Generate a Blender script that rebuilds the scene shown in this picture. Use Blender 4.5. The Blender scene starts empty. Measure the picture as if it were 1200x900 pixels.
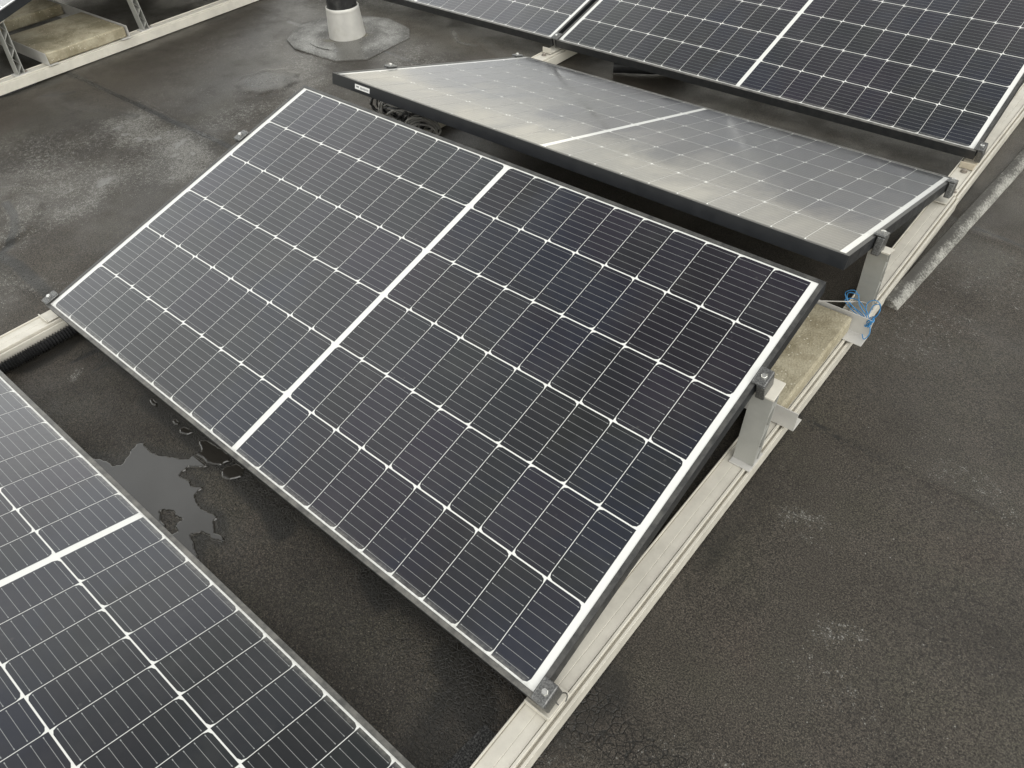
import bpy, bmesh, math, random
import numpy as np
from mathutils import Vector, Matrix, Euler
from mathutils import noise as mnoise

random.seed(7)
S = bpy.context.scene
COL = S.collection
rad = math.radians

# ------------------------------------------------------------------ dimensions
TILT = rad(15.04)
L, W, FH, LIP = 1.755, 1.038, 0.035, 0.011
CT, ST = math.cos(TILT), math.sin(TILT)
ZR = -0.055            # top of the aluminium rails
ZG = -0.105            # roof surface
Y2 = 2.122             # low edge of the panel facing away
Y3 = 2.334             # low edge of the next row
Y4 = -0.200            # low edge of the front row

# ------------------------------------------------------------------ node helpers
def mat(name):
    m = bpy.data.materials.new(name)
    m.use_nodes = True
    nt = m.node_tree
    nt.nodes.clear()
    out = nt.nodes.new('ShaderNodeOutputMaterial')
    b = nt.nodes.new('ShaderNodeBsdfPrincipled')
    nt.links.new(b.outputs[0], out.inputs[0])
    return m, nt, b

class NT:
    def __init__(s, nt): s.nt = nt
    def n(s, t, **k):
        x = s.nt.nodes.new(t)
        for a, v in k.items(): setattr(x, a, v)
        return x
    def link(s, a, b): s.nt.links.new(a, b)
    def put(s, sock, v):
        if isinstance(v, bpy.types.NodeSocket): s.link(v, sock)
        else: sock.default_value = v
    def math(s, op, a, b=None, c=None, clamp=False):
        x = s.n('ShaderNodeMath', operation=op, use_clamp=clamp)
        s.put(x.inputs[0], a)
        if b is not None: s.put(x.inputs[1], b)
        if c is not None: s.put(x.inputs[2], c)
        return x.outputs[0]
    def mix(s, f, a, b, typ='MIX'):
        x = s.n('ShaderNodeMix', data_type='RGBA', blend_type=typ)
        s.put(x.inputs['Factor'], f)
        s.put(x.inputs[6], a if not isinstance(a, tuple) else (*a[:3], 1))
        s.put(x.inputs[7], b if not isinstance(b, tuple) else (*b[:3], 1))
        return x.outputs[2]
    def noise(s, vec, scale, detail=4, rough=.55, dist=0.0):
        x = s.n('ShaderNodeTexNoise')
        s.put(x.inputs['Vector'], vec)
        x.inputs['Scale'].default_value = scale
        x.inputs['Detail'].default_value = detail
        x.inputs['Roughness'].default_value = rough
        x.inputs['Distortion'].default_value = dist
        return x.outputs[0]
    def voro(s, vec, scale, feature='F1', rnd=1.0):
        x = s.n('ShaderNodeTexVoronoi', feature=feature)
        s.put(x.inputs['Vector'], vec)
        x.inputs['Scale'].default_value = scale
        x.inputs['Randomness'].default_value = rnd
        return x
    def ramp(s, v, lo, hi, a=0.0, b=1.0, smooth=True):
        x = s.n('ShaderNodeMapRange', interpolation_type='SMOOTHSTEP' if smooth else 'LINEAR')
        s.put(x.inputs[0], v)
        x.inputs[1].default_value = lo; x.inputs[2].default_value = hi
        x.inputs[3].default_value = a; x.inputs[4].default_value = b
        return x.outputs[0]
    def sepx(s, v):
        q = s.n('ShaderNodeSeparateXYZ'); s.link(v, q.inputs[0]); return q.outputs[0]
    def obj(s): return s.n('ShaderNodeTexCoord').outputs['Object']
    def pos(s): return s.n('ShaderNodeNewGeometry').outputs['Position']
    def scale(s, v, xyz):
        x = s.n('ShaderNodeMapping'); s.link(v, x.inputs[0]); x.inputs['Scale'].default_value = xyz
        return x.outputs[0]
    def bump(s, h, strength, dist, normal=None):
        x = s.n('ShaderNodeBump'); x.inputs['Strength'].default_value = strength
        x.inputs['Distance'].default_value = dist; s.link(h, x.inputs['Height'])
        if normal is not None: s.link(normal, x.inputs['Normal'])
        return x.outputs[0]

def basic(name, col, rough=.5, metal=0.0, var=.25, sc=30, bump=0.0, bsc=200, spec=.5, dirt=None, dirt_amt=.0, dirt_sc=8):
    m, nt, b = mat(name); N = NT(nt)
    p = N.obj()
    f = N.noise(p, sc, 6, .6)
    k = N.ramp(f, .3, .7, 1 - var, 1 + var, False)
    hs = N.n('ShaderNodeHueSaturation'); hs.inputs['Color'].default_value = (*col, 1); N.link(k, hs.inputs['Value'])
    c = hs.outputs[0]
    if dirt:
        g = N.ramp(N.noise(p, dirt_sc, 8, .68), .62 - dirt_amt * .3, .72)
        g = N.math('MULTIPLY', g, dirt_amt)
        c = N.mix(g, c, dirt)
    N.link(c, b.inputs['Base Color'])
    N.link(N.ramp(N.noise(p, sc * 1.7, 4), .3, .7, max(.02, rough - .1), min(1, rough + .1), False), b.inputs['Roughness'])
    b.inputs['Metallic'].default_value = metal
    b.inputs['Specular IOR Level'].default_value = spec
    if bump:
        N.link(N.bump(N.noise(p, bsc, 3, .6), bump, .002), b.inputs['Normal'])
    return m

# ------------------------------------------------------------------ materials
def mat_cell():
    m, nt, b = mat('silicon_cell'); N = NT(nt)
    uv = N.n('ShaderNodeUVMap', uv_map='cell').outputs[0]
    sx = N.n('ShaderNodeSeparateXYZ'); N.link(uv, sx.inputs[0])
    u, v = sx.outputs[0], sx.outputs[1]
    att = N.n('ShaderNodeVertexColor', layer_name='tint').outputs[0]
    # nine round wires along the cell, brighter solder pads near both ends
    fr = N.math('FRACT', N.math('MULTIPLY', v, 9 / .166))
    d = N.math('MULTIPLY', N.math('ABSOLUTE', N.math('SUBTRACT', fr, .5)), .166 / 9)
    inside = N.math('MULTIPLY', N.math('GREATER_THAN', u, .0045), N.math('LESS_THAN', u, .0785))
    line = N.math('MULTIPLY', N.math('LESS_THAN', d, .00038), inside)
    e = N.math('MINIMUM', u, N.math('SUBTRACT', .083, u))
    pad = N.math('MULTIPLY', N.math('LESS_THAN', N.math('ABSOLUTE', N.math('SUBTRACT', e, .0055)), .0017),
                 N.math('LESS_THAN', d, .0008))
    q = N.math('ABSOLUTE', N.math('SUBTRACT', N.math('FRACT', N.math('MULTIPLY', u, 1 / .0166)), .5))
    bead = N.math('MULTIPLY', N.math('MULTIPLY', N.math('LESS_THAN', q, .045), inside), N.math('LESS_THAN', d, .00055))
    wire = N.math('MAXIMUM', N.math('MAXIMUM', line, pad), N.math('MULTIPLY', bead, .0))
    ob = N.obj()
    # anti-reflection coating shifts slowly between blue, violet and grey
    n1 = N.noise(ob, 1.3, 4, .55)
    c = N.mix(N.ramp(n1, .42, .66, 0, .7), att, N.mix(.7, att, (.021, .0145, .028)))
    n2 = N.noise(N.scale(ob, (1, 1, 1)), 1.9, 4, .55, .6)
    c = N.mix(N.ramp(n2, .46, .62, 0, .75), c, (.0105, .0135, .0260))
    c = N.mix(wire, c, (.26, .27, .27))
    sp = N.n('ShaderNodeSeparateXYZ'); N.link(ob, sp.inputs[0])
    # dried dirt settled along the low edge and a thin film everywhere
    low = N.ramp(sp.outputs[1], .011, .030, 1, 0)
    dn = N.noise(ob, 90, 6, .7)
    dust = N.math('MULTIPLY', low, N.ramp(dn, .35, .7, .10, .42))
    film = N.ramp(N.noise(ob, 7, 8, .7), .42, .8, .003, .034)
    spots = N.math('MULTIPLY', N.ramp(N.voro(ob, 34).outputs[0], .02, .16, 1, 0), N.ramp(N.noise(ob, 9, 3), .55, .68, 0, .10))
    dust = N.math('ADD', N.math('ADD', dust, film), spots, clamp=True)
    c = N.mix(dust, c, (.42, .41, .37))
    N.link(c, b.inputs['Base Color'])
    b.inputs['Roughness'].default_value = .35
    b.inputs['Specular IOR Level'].default_value = .3
    b.inputs['Coat Weight'].default_value = 1
    b.inputs['Coat IOR'].default_value = 1.53
    glass_coat(N, b, ob)
    return m

def glass_coat(N, b, ob):
    w = N.scale(ob, (1.5, .75, 1))
    blot = N.ramp(N.noise(w, 3.0, 6, .62, .4), .38, .64)
    N.link(N.math('ADD', .075, N.math('MULTIPLY', blot, .12)), b.inputs['Coat Roughness'])
    drops = N.math('MULTIPLY', N.noise(ob, 140, 3, .6), blot)
    nb = N.bump(N.noise(ob, 1.6, 2, .4), .10, .004)
    N.link(N.bump(drops, .22, .0013, nb), b.inputs['Coat Normal'])

def mat_backsheet():
    m, nt, b = mat('white_backsheet'); N = NT(nt)
    ob = N.obj()
    sp = N.n('ShaderNodeSeparateXYZ'); N.link(ob, sp.inputs[0])
    low = N.ramp(sp.outputs[1], .011, .030, 1, 0)
    dust = N.math('ADD', N.math('MULTIPLY', low, N.ramp(N.noise(ob, 120, 6, .7), .35, .7, .0, .45)), N.ramp(N.noise(ob, 12, 6, .7), .5, .8, 0, .12), clamp=True)
    N.link(N.mix(dust, (.75, .755, .73), (.36, .34, .29)), b.inputs['Base Color'])
    b.inputs['Roughness'].default_value = .5
    b.inputs['Specular IOR Level'].default_value = .1
    b.inputs['Coat Weight'].default_value = 1
    b.inputs['Coat IOR'].default_value = 1.53
    glass_coat(N, b, ob)
    return m

def mat_frame():
    m, nt, b = mat('black_anodised_frame'); N = NT(nt)
    ob = N.obj()
    g = N.n('ShaderNodeNewGeometry')
    nz = N.n('ShaderNodeSeparateXYZ'); N.link(g.outputs['Normal'], nz.inputs[0])
    up = N.ramp(nz.outputs[2], .5, .95)
    sp = N.n('ShaderNodeSeparateXYZ'); N.link(ob, sp.inputs[0])
    lowe = N.ramp(sp.outputs[1], .0, .03, .65, .28)
    n = N.noise(ob, 26, 8, .7)
    k = N.math('MULTIPLY', N.math('MULTIPLY', N.ramp(n, .3, .68, .25, 1), up), lowe)
    front = N.math('MULTIPLY', N.ramp(sp.outputs[1], -.001, .001, .22, 0), N.ramp(N.noise(ob, 40, 8, .7), .3, .7, .3, 1))
    k = N.math('ADD', k, front, clamp=True)
    N.link(N.mix(k, (.015, .0165, .019), (.27, .26, .235)), b.inputs['Base Color'])
    N.link(N.ramp(n, .3, .7, .30, .5), b.inputs['Roughness'])
    N.link(N.bump(N.noise(ob, 500, 2), .08, .001), b.inputs['Normal'])
    b.inputs['Specular IOR Level'].default_value = .38
    return m

def mat_alu(name, base=(.66, .63, .555), rough=.42, grime=.35, grain=(900, 12, 900)):
    m, nt, b = mat(name); N = NT(nt)
    ob = N.pos()
    c = N.mix(N.ramp(N.noise(ob, 14, 8, .65), .35, .7), base, tuple(x * .86 for x in base))
    speck = N.ramp(N.noise(ob, 260, 4, .7), .60, .72, 0, .35)
    c = N.mix(speck, c, (.36, .33, .27))
    stain = N.math('MULTIPLY', N.ramp(N.noise(ob, 9, 9, .72, .4), .52, .78), grime)
    c = N.mix(stain, c, (.40, .37, .31))
    N.link(c, b.inputs['Base Color'])
    b.inputs['Metallic'].default_value = .12
    N.link(N.ramp(N.noise(ob, 40, 5), .3, .7, rough - .08, rough + .14), b.inputs['Roughness'])
    N.link(N.bump(N.noise(ob, 420, 2), .05, .001), b.inputs['Normal'])
    return m

def mat_concrete():
    m, nt, b = mat('weathered_concrete'); N = NT(nt)
    ob = N.pos()
    c = N.mix(N.ramp(N.noise(ob, 9, 8, .65), .35, .68), (.43, .39, .285), (.245, .212, .138))
    c = N.mix(N.math('MULTIPLY', N.ramp(N.noise(ob, 4.3, 7, .7, .5), .48, .66), .75), c, (.15, .13, .07))
    gr = N.voro(ob, 190).outputs[0]
    c = N.mix(N.math('MULTIPLY', N.ramp(N.noise(ob, 330, 3, .6), .5, .66), .5), c, (.16, .14, .10))
    wh = N.math('MULTIPLY', N.ramp(N.voro(ob, 85).outputs[0], .14, .20, 1, 0), N.ramp(N.noise(ob, 18, 3), .42, .55))
    c = N.mix(wh, c, (.62, .58, .47))
    N.link(c, b.inputs['Base Color'])
    b.inputs['Roughness'].default_value = .8
    N.link(N.bump(gr, .35, .003), b.inputs['Normal'])
    return m

def mat_clamp():
    m, nt, b = mat('cast_grey_clamp'); N = NT(nt)
    ob = N.pos()
    v = N.voro(ob, 260)
    c = N.mix(N.ramp(N.noise(ob, 330, 4, .7), .38, .64), (.10, .102, .102), (.24, .24, .236))
    g = N.n('ShaderNodeNewGeometry')
    nz = N.n('ShaderNodeSeparateXYZ'); N.link(g.outputs['Normal'], nz.inputs[0])
    N.link(c, b.inputs['Base Color'])
    b.inputs['Metallic'].default_value = .75
    b.inputs['Roughness'].default_value = .42
    N.link(N.bump(v.outputs[0], .06, .001), b.inputs['Normal'])
    return m

def mat_roof():
    m, nt, b = mat('bitumen_roofing'); N = NT(nt)
    p = N.pos()
    att = N.n('ShaderNodeVertexColor', layer_name='wear_shade')
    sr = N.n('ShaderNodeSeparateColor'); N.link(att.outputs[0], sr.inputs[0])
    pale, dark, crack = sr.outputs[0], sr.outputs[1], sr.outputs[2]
    big = N.noise(p, 1.7, 6, .6)
    mid = N.noise(p, 7, 8, .66)
    c = N.mix(N.ramp(big, .34, .66), (.0255, .0216, .0170), (.0480, .0413, .0332))
    c = N.mix(N.math('MULTIPLY', N.ramp(mid, .44, .70), .38), c, (.040, .0375, .026))      # olive algae
    c = N.mix(N.math('MULTIPLY', N.ramp(N.noise(p, 3.1, 5, .6), .56, .74), .36), c, (.054, .042, .034))  # rusty brown
    # mineral granules
    gr = N.noise(p, 290, 3, .65)
    fine = N.noise(p, 700, 2, .6)
    k = N.math('MULTIPLY', N.ramp(gr, .36, .64, .25, 1.85, False), N.ramp(fine, .34, .66, .30, 1.75, False))
    hs = N.n('ShaderNodeHueSaturation'); N.link(c, hs.inputs['Color']); N.link(k, hs.inputs['Value'])
    c = hs.outputs[0]
    sp = N.voro(p, 230)
    near = N.ramp(sp.outputs[0], .16, .30, 1, 0)
    lit = N.math('MULTIPLY', near, N.ramp(N.noise(p, 60, 3, .6), .52, .66))
    rc = N.n('ShaderNodeSeparateColor'); N.link(sp.outputs['Color'], rc.inputs[0])
    odd = N.math('MULTIPLY', N.math('GREATER_THAN', rc.outputs[1], .84), near)
    lit = N.math('MAXIMUM', N.math('MULTIPLY', lit, .6), N.math('MULTIPLY', odd, N.ramp(N.noise(p, 4, 5, .6), .4, .65, .25, 1)))
    c = N.mix(N.math('MULTIPLY', lit, .75), c, (.19, .175, .145))
    # pale mineral bloom: broken up to single granules
    br = N.noise(p, 55, 6, .75)
    br2 = N.noise(p, 260, 3, .7)
    pm = N.math('ADD', N.math('MULTIPLY', pale, 1.0), N.math('MULTIPLY', N.math('SUBTRACT', br, .5), 2.3))
    pm = N.math('ADD', pm, N.math('MULTIPLY', N.math('SUBTRACT', br2, .5), 1.6))
    pm = N.math('MULTIPLY', N.ramp(pm, .30, 1.05), N.ramp(pale, .02, .25))
    vsp = N.voro(p, 280)
    rr = N.n('ShaderNodeSeparateColor'); N.link(vsp.outputs['Color'], rr.inputs[0])
    dots = N.math('MULTIPLY', N.math('LESS_THAN', rr.outputs[0], N.math('MULTIPLY', pm, .85)), N.ramp(vsp.outputs[0], .30, .62, 1, 0))
    c = N.mix(N.math('MULTIPLY', pm, .42), c, (.135, .130, .116))
    c = N.mix(N.math('MULTIPLY', dots, .9), c, (.25, .245, .225))
    blot = N.math('MULTIPLY', N.ramp(N.noise(p, 16, 3, .5), .60, .66), N.ramp(pale, .55, .8))
    c = N.mix(N.math('MULTIPLY', blot, .55), c, (.21, .21, .20))
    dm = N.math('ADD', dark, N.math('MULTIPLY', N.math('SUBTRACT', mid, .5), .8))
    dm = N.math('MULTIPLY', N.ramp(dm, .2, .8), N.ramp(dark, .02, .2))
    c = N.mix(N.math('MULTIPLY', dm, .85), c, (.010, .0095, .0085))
    # alligator cracking where the wear_shade map asks for it, hairline elsewhere
    wp = N.n('ShaderNodeVectorMath', operation='ADD'); N.link(p, wp.inputs[0])
    wn = N.n('ShaderNodeTexNoise'); N.link(p, wn.inputs['Vector']); wn.inputs['Scale'].default_value = 60
    wsc = N.n('ShaderNodeVectorMath', operation='SCALE'); N.link(wn.outputs[1], wsc.inputs[0]); wsc.inputs['Scale'].default_value = .012
    N.link(wsc.outputs[0], wp.inputs[1])
    vc = N.voro(wp.outputs[0], 62, 'DISTANCE_TO_EDGE').outputs[0]
    vf = N.voro(wp.outputs[0], 120, 'DISTANCE_TO_EDGE').outputs[0]
    cl = N.math('MULTIPLY', N.ramp(vc, .0, .09, 1, 0), N.ramp(crack, .45, .75))
    cf = N.math('MULTIPLY', N.ramp(vf, .0, .13, 1, 0), N.math('MULTIPLY', N.ramp(crack, .08, .3), N.ramp(crack, .35, .6, 1, 0)))
    cr = N.math('MAXIMUM', cl, N.math('MULTIPLY', cf, .6))
    c = N.mix(N.math('MULTIPLY', cr, .85), c, (.008, .008, .007))
    N.link(c, b.inputs['Base Color'])
    wet_reflect = N.noise(p, 2.6, 5, .6)
    ro = N.ramp(wet_reflect, .38, .66, .40, .70)
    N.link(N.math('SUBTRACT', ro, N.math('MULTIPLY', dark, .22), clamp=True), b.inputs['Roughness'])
    b.inputs['Specular IOR Level'].default_value = .36
    h = gr
    nb = N.bump(h, .55, .0025)
    nb = N.bump(N.math('SUBTRACT', 1.0, cr), .6, .003, nb)
    nb = N.bump(mid, .05, .010, nb)
    N.link(nb, b.inputs['Normal'])
    return m

def mat_water():
    m, nt, b = mat('standing_water'); N = NT(nt)
    p = N.pos()
    N.link(N.mix(N.noise(p, 6, 5), (.024, .022, .019), (.038, .035, .030)), b.inputs['Base Color'])
    b.inputs['Roughness'].default_value = .03
    b.inputs['IOR'].default_value = 1.78
    N.link(N.bump(N.noise(p, 14, 2), .02, .004), b.inputs['Normal'])
    return m

def mat_slate_patch():
    m, nt, b = mat('mineral_flashing'); N = NT(nt)
    p = N.pos()
    cen = N.n('ShaderNodeVectorMath', operation='DISTANCE'); N.link(N.scale(p, (1, 1, 0)), cen.inputs[0]); cen.inputs[1].default_value = (-1.06, 2.02, 0)
    r = cen.outputs['Value']
    ring = N.math('MULTIPLY', N.ramp(r, .12, .20), N.ramp(r, .20, .33, 1, 0))
    f = N.math('ADD', N.math('MULTIPLY', ring, .20), N.noise(p, 9, 8, .72))
    c = N.mix(N.ramp(f, .42, .85), (.085, .082, .076), (.29, .29, .275))
    c = N.mix(N.math('MULTIPLY', N.ramp(N.noise(p, 210, 3, .7), .46, .62), .7), c, (.085, .083, .078))
    c = N.mix(N.math('MULTIPLY', N.ramp(N.voro(p, 95).outputs[0], .15, .25, 1, 0), .5), c, (.5, .5, .47))
    moss = N.math('MULTIPLY', N.ramp(r, .09, .15, 1, 0), N.ramp(N.noise(p, 7, 5), .42, .6, 0, .8))
    c = N.mix(moss, c, (.13, .115, .055))
    # dark reflection of the pipe, painted as a streak toward the camera
    ax = N.n('ShaderNodeVectorMath', operation='DOT_PRODUCT'); N.link(p, ax.inputs[0]); ax.inputs[1].default_value = (.605, .795, 0)
    ac = N.math('ABSOLUTE', N.math('SUBTRACT', ax.outputs['Value'], -1.06 * .605 + 2.01 * .795))
    fw = N.n('ShaderNodeVectorMath', operation='DOT_PRODUCT'); N.link(p, fw.inputs[0]); fw.inputs[1].default_value = (.795, -.605, 0)
    side = N.ramp(fw.outputs['Value'], -1.06 * .795 - 2.01 * .605, -1.06 * .795 - 2.01 * .605 + .05)
    wet_reflect = N.math('MULTIPLY', N.ramp(N.math('ADD', ac, N.math('MULTIPLY', N.math('SUBTRACT', N.noise(p, 30, 5), .5), .05)), .06, .085, 1, 0), side)
    c = N.mix(N.math('MULTIPLY', wet_reflect, .8), c, (.06, .057, .05))
    N.link(c, b.inputs['Base Color'])
    N.link(N.math('SUBTRACT', .75, N.math('MULTIPLY', wet_reflect, .5)), b.inputs['Roughness'])
    N.link(N.bump(N.noise(p, 300, 3), .4, .003), b.inputs['Normal'])
    return m

def mat_batten():
    m, nt, b = mat('lichen_speckled_batten'); N = NT(nt)
    p = N.pos()
    g = N.n('ShaderNodeNewGeometry')
    n = N.noise(p, 150, 5, .72)
    lo = N.noise(p, 9, 6, .65)
    f = N.math('ADD', N.math('MULTIPLY', n, 1.0), N.math('MULTIPLY', lo, .8))
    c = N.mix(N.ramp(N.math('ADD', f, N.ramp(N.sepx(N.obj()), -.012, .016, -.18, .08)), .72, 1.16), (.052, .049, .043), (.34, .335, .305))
    N.link(c, b.inputs['Base Color'])
    b.inputs['Roughness'].default_value = .75
    N.link(N.bump(n, .3, .002), b.inputs['Normal'])
    return m

M = dict(
    cell=mat_cell(), back=mat_backsheet(), frame=mat_frame(),
    alu=mat_alu('mill_aluminium'), alu2=mat_alu('bare_aluminium_profile', (.56, .55, .525), .40, .25, (12, 900, 900)),
    post=mat_alu('dull_aluminium_post', (.40, .40, .375), .45, .35, (30, 700, 700)),
    conc=mat_concrete(), clamp=mat_clamp(), roof=mat_roof(), water=mat_water(),
    flash=mat_slate_patch(), batten=mat_batten(),
    steel=basic('stainless_bolt', (.62, .62, .60), .28, .8, .1, 60),
    dsteel=basic('stained_bolt', (.30, .27, .24), .4, .6, .3, 80),
    black=basic('black_rubber', (.016, .016, .017), .48, 0, .3, 40, .15, 150),
    cable=basic('black_cable', (.022, .022, .023), .33, 0, .4, 25, 0, 1, .6),
    grey=basic('grey_cable', (.34, .33, .31), .45, 0, .2, 30),
    blue=basic('blue_wire', (.045, .22, .46), .38, 0, .25, 40),
    collar=basic('white_pvc_collar', (.56, .55, .52), .40, .35, .06, 20, .05, 80, .5, (.42, .40, .34), .35, 14),
    pipe=basic('black_pipe', (.020, .020, .021), .33, 0, .4, 14, .1, 60, .5, (.11, .11, .105), .55, 22),
    mat_=basic('granulated_rubber', (.013, .013, .0135), .6, 0, .8, 300, 1.0, 300, .3, (.16, .16, .155), .62, 300),
    white=basic('white_sticker', (.80, .80, .78), .5, 0, .03, 30),
    ink=basic('grey_print', (.22, .22, .23), .6, 0, .1, 30),
    tan=basic('tan_reflection_bracket', (.50, .44, .34), .5, .1, .15, 40),  # aluminium bracket with the tan of a reflection painted on
    under=basic('panel_underside', (.55, .55, .54), .5, 0, .06, 10),
)

# ------------------------------------------------------------------ mesh helpers
class MB:
    def __init__(s): s.v = []; s.f = []; s.m = []
    def add(s, vs, fs, mi=0):
        o = len(s.v); s.v += [tuple(x) for x in vs]
        s.f += [tuple(i + o for i in f) for f in fs]; s.m += [mi] * len(fs)
    def box(s, x0, x1, y0, y1, z0, z1, mi=0, T=None):
        vs = [Vector(c) for c in ((x0, y0, z0), (x1, y0, z0), (x1, y1, z0), (x0, y1, z0), (x0, y0, z1), (x1, y0, z1), (x1, y1, z1), (x0, y1, z1))]
        if T: vs = [T @ v for v in vs]
        s.add(vs, [(0, 3, 2, 1), (4, 5, 6, 7), (0, 1, 5, 4), (1, 2, 6, 5), (2, 3, 7, 6), (3, 0, 4, 7)], mi)
    def prism_x(s, poly, x0, x1, mi=0, T=None):      # poly in (y, z)
        n = len(poly)
        vs = [Vector((x0, y, z)) for y, z in poly] + [Vector((x1, y, z)) for y, z in poly]
        if T: vs = [T @ v for v in vs]
        fs = [(i, (i + 1) % n, n + (i + 1) % n, n + i) for i in range(n)] + [tuple(range(n))[::-1], tuple(range(n, 2 * n))]
        s.add(vs, fs, mi)
    def prism_y(s, poly, y0, y1, mi=0, T=None):      # poly in (x, z)
        n = len(poly)
        vs = [Vector((x, y0, z)) for x, z in poly] + [Vector((x, y1, z)) for x, z in poly]
        if T: vs = [T @ v for v in vs]
        fs = [(i, (i + 1) % n, n + (i + 1) % n, n + i) for i in range(n)] + [tuple(range(n))[::-1], tuple(range(n, 2 * n))]
        s.add(vs, fs, mi)
    def prism_z(s, poly, z0, z1, mi=0, T=None):
        n = len(poly)
        vs = [Vector((x, y, z0)) for x, y in poly] + [Vector((x, y, z1)) for x, y in poly]
        if T: vs = [T @ v for v in vs]
        fs = [(i, (i + 1) % n, n + (i + 1) % n, n + i) for i in range(n)] + [tuple(range(n))[::-1], tuple(range(n, 2 * n))]
        s.add(vs, fs, mi)
    def lathe(s, prof, c, n=40, mi=0, cap=True):     # prof of (r, z)
        vs = []
        for r, z in prof:
            for k in range(n):
                a = 2 * math.pi * k / n
                vs.append((c[0] + r * math.cos(a), c[1] + r * math.sin(a), c[2] + z))
        fs = []
        for i in range(len(prof) - 1):
            for k in range(n):
                k2 = (k + 1) % n
                fs.append((i * n + k, i * n + k2, (i + 1) * n + k2, (i + 1) * n + k))
        if cap:
            fs.append(tuple(range(n))[::-1]); fs.append(tuple(range((len(prof) - 1) * n, len(prof) * n)))
        s.add(vs, fs, mi)
    def tube(s, pts, r, sides=8, mi=0, closed=False):
        pts = [Vector(p) for p in pts]
        n = len(pts); rr = r if isinstance(r, (list, tuple)) else [r] * n
        t = []
        for i in range(n):
            a = pts[(i - 1) % n] if (closed or i > 0) else pts[i]
            b_ = pts[(i + 1) % n] if (closed or i < n - 1) else pts[i]
            d = b_ - a
            t.append(d.normalized() if d.length > 1e-9 else Vector((0, 0, 1)))
        up = Vector((0, 0, 1)) if abs(t[0].z) < .9 else Vector((1, 0, 0))
        nrm = (up - t[0] * up.dot(t[0])).normalized()
        vs = []
        for i in range(n):
            nrm = (nrm - t[i] * nrm.dot(t[i])).normalized()
            bi = t[i].cross(nrm)
            for k in range(sides):
                a = 2 * math.pi * k / sides
                vs.append(pts[i] + (nrm * math.cos(a) + bi * math.sin(a)) * rr[i])
        fs = []
        for i in range(n if closed else n - 1):
            j = (i + 1) % n
            for k in range(sides):
                k2 = (k + 1) % sides
                fs.append((i * sides + k, i * sides + k2, j * sides + k2, j * sides + k))
        if not closed:
            fs.append(tuple(range(sides))[::-1]); fs.append(tuple(range((n - 1) * sides, n * sides)))
        s.add(vs, fs, mi)
    def build(s, name, mats, parent=None, bevel=0, smooth=False, loc=None, seg=2):
        me = bpy.data.meshes.new(name)
        off = Vector(loc) if loc is not None else Vector((0, 0, 0))
        me.from_pydata([tuple(Vector(v) - off) for v in s.v], [], s.f)
        for x in (mats if isinstance(mats, list) else [mats]): me.materials.append(x)
        me.polygons.foreach_set('material_index', s.m)
        bm = bmesh.new(); bm.from_mesh(me); bmesh.ops.recalc_face_normals(bm, faces=bm.faces)
        if bevel:
            eds = [e for e in bm.edges if len(e.link_faces) == 2 and e.calc_face_angle(0) > .6]
            bmesh.ops.bevel(bm, geom=eds, offset=bevel, segments=seg, profile=.5, affect='EDGES', clamp_overlap=True)
        bm.to_mesh(me); bm.free()
        if smooth:
            me.polygons.foreach_set('use_smooth', [True] * len(me.polygons))
            try: me.set_sharp_from_angle(angle=rad(40))
            except Exception: pass
        o = bpy.data.objects.new(name, me); COL.objects.link(o)
        if loc is not None: o.location = off
        if parent: o.parent = parent
        return o

def tag(o, label, cat=None, group=None, kind=None):
    if label: o['label'] = label
    if cat: o['category'] = cat
    if group: o['group'] = group
    if kind: o['kind'] = kind
    return o

def thing(name, label, cat, loc=(0, 0, 0), rot=(0, 0, 0), group=None):
    o = bpy.data.objects.new(name, None); COL.objects.link(o)
    o.location = loc; o.rotation_euler = rot; o.empty_display_size = .1
    return tag(o, label, cat, group)

def smoothpath(pts, n=10, closed=False):
    P = [Vector(p) for p in pts]; N_ = len(P); out = []
    for i in range(N_ if closed else N_ - 1):
        g = lambda k: P[k % N_] if closed else P[max(0, min(N_ - 1, k))]
        a, b_, c, d = g(i - 1), g(i), g(i + 1), g(i + 2)
        for k in range(n):
            t = k / n
            out.append(.5 * ((2 * b_) + (c - a) * t + (2 * a - 5 * b_ + 4 * c - d) * t * t + (3 * b_ - a - 3 * c + d) * t ** 3))
    if not closed: out.append(P[-1])
    return out

# ------------------------------------------------------------------ roof sheet with map of weathering and painted shade
def seg_dist(X, Y, pts):
    D = np.full(X.shape, 1e9)
    for (x0, y0), (x1, y1) in zip(pts[:-1], pts[1:]):
        dx, dy = x1 - x0, y1 - y0
        t = np.clip(((X - x0) * dx + (Y - y0) * dy) / (dx * dx + dy * dy + 1e-12), 0, 1)
        D = np.minimum(D, np.hypot(X - x0 - t * dx, Y - y0 - t * dy))
    return D

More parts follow.
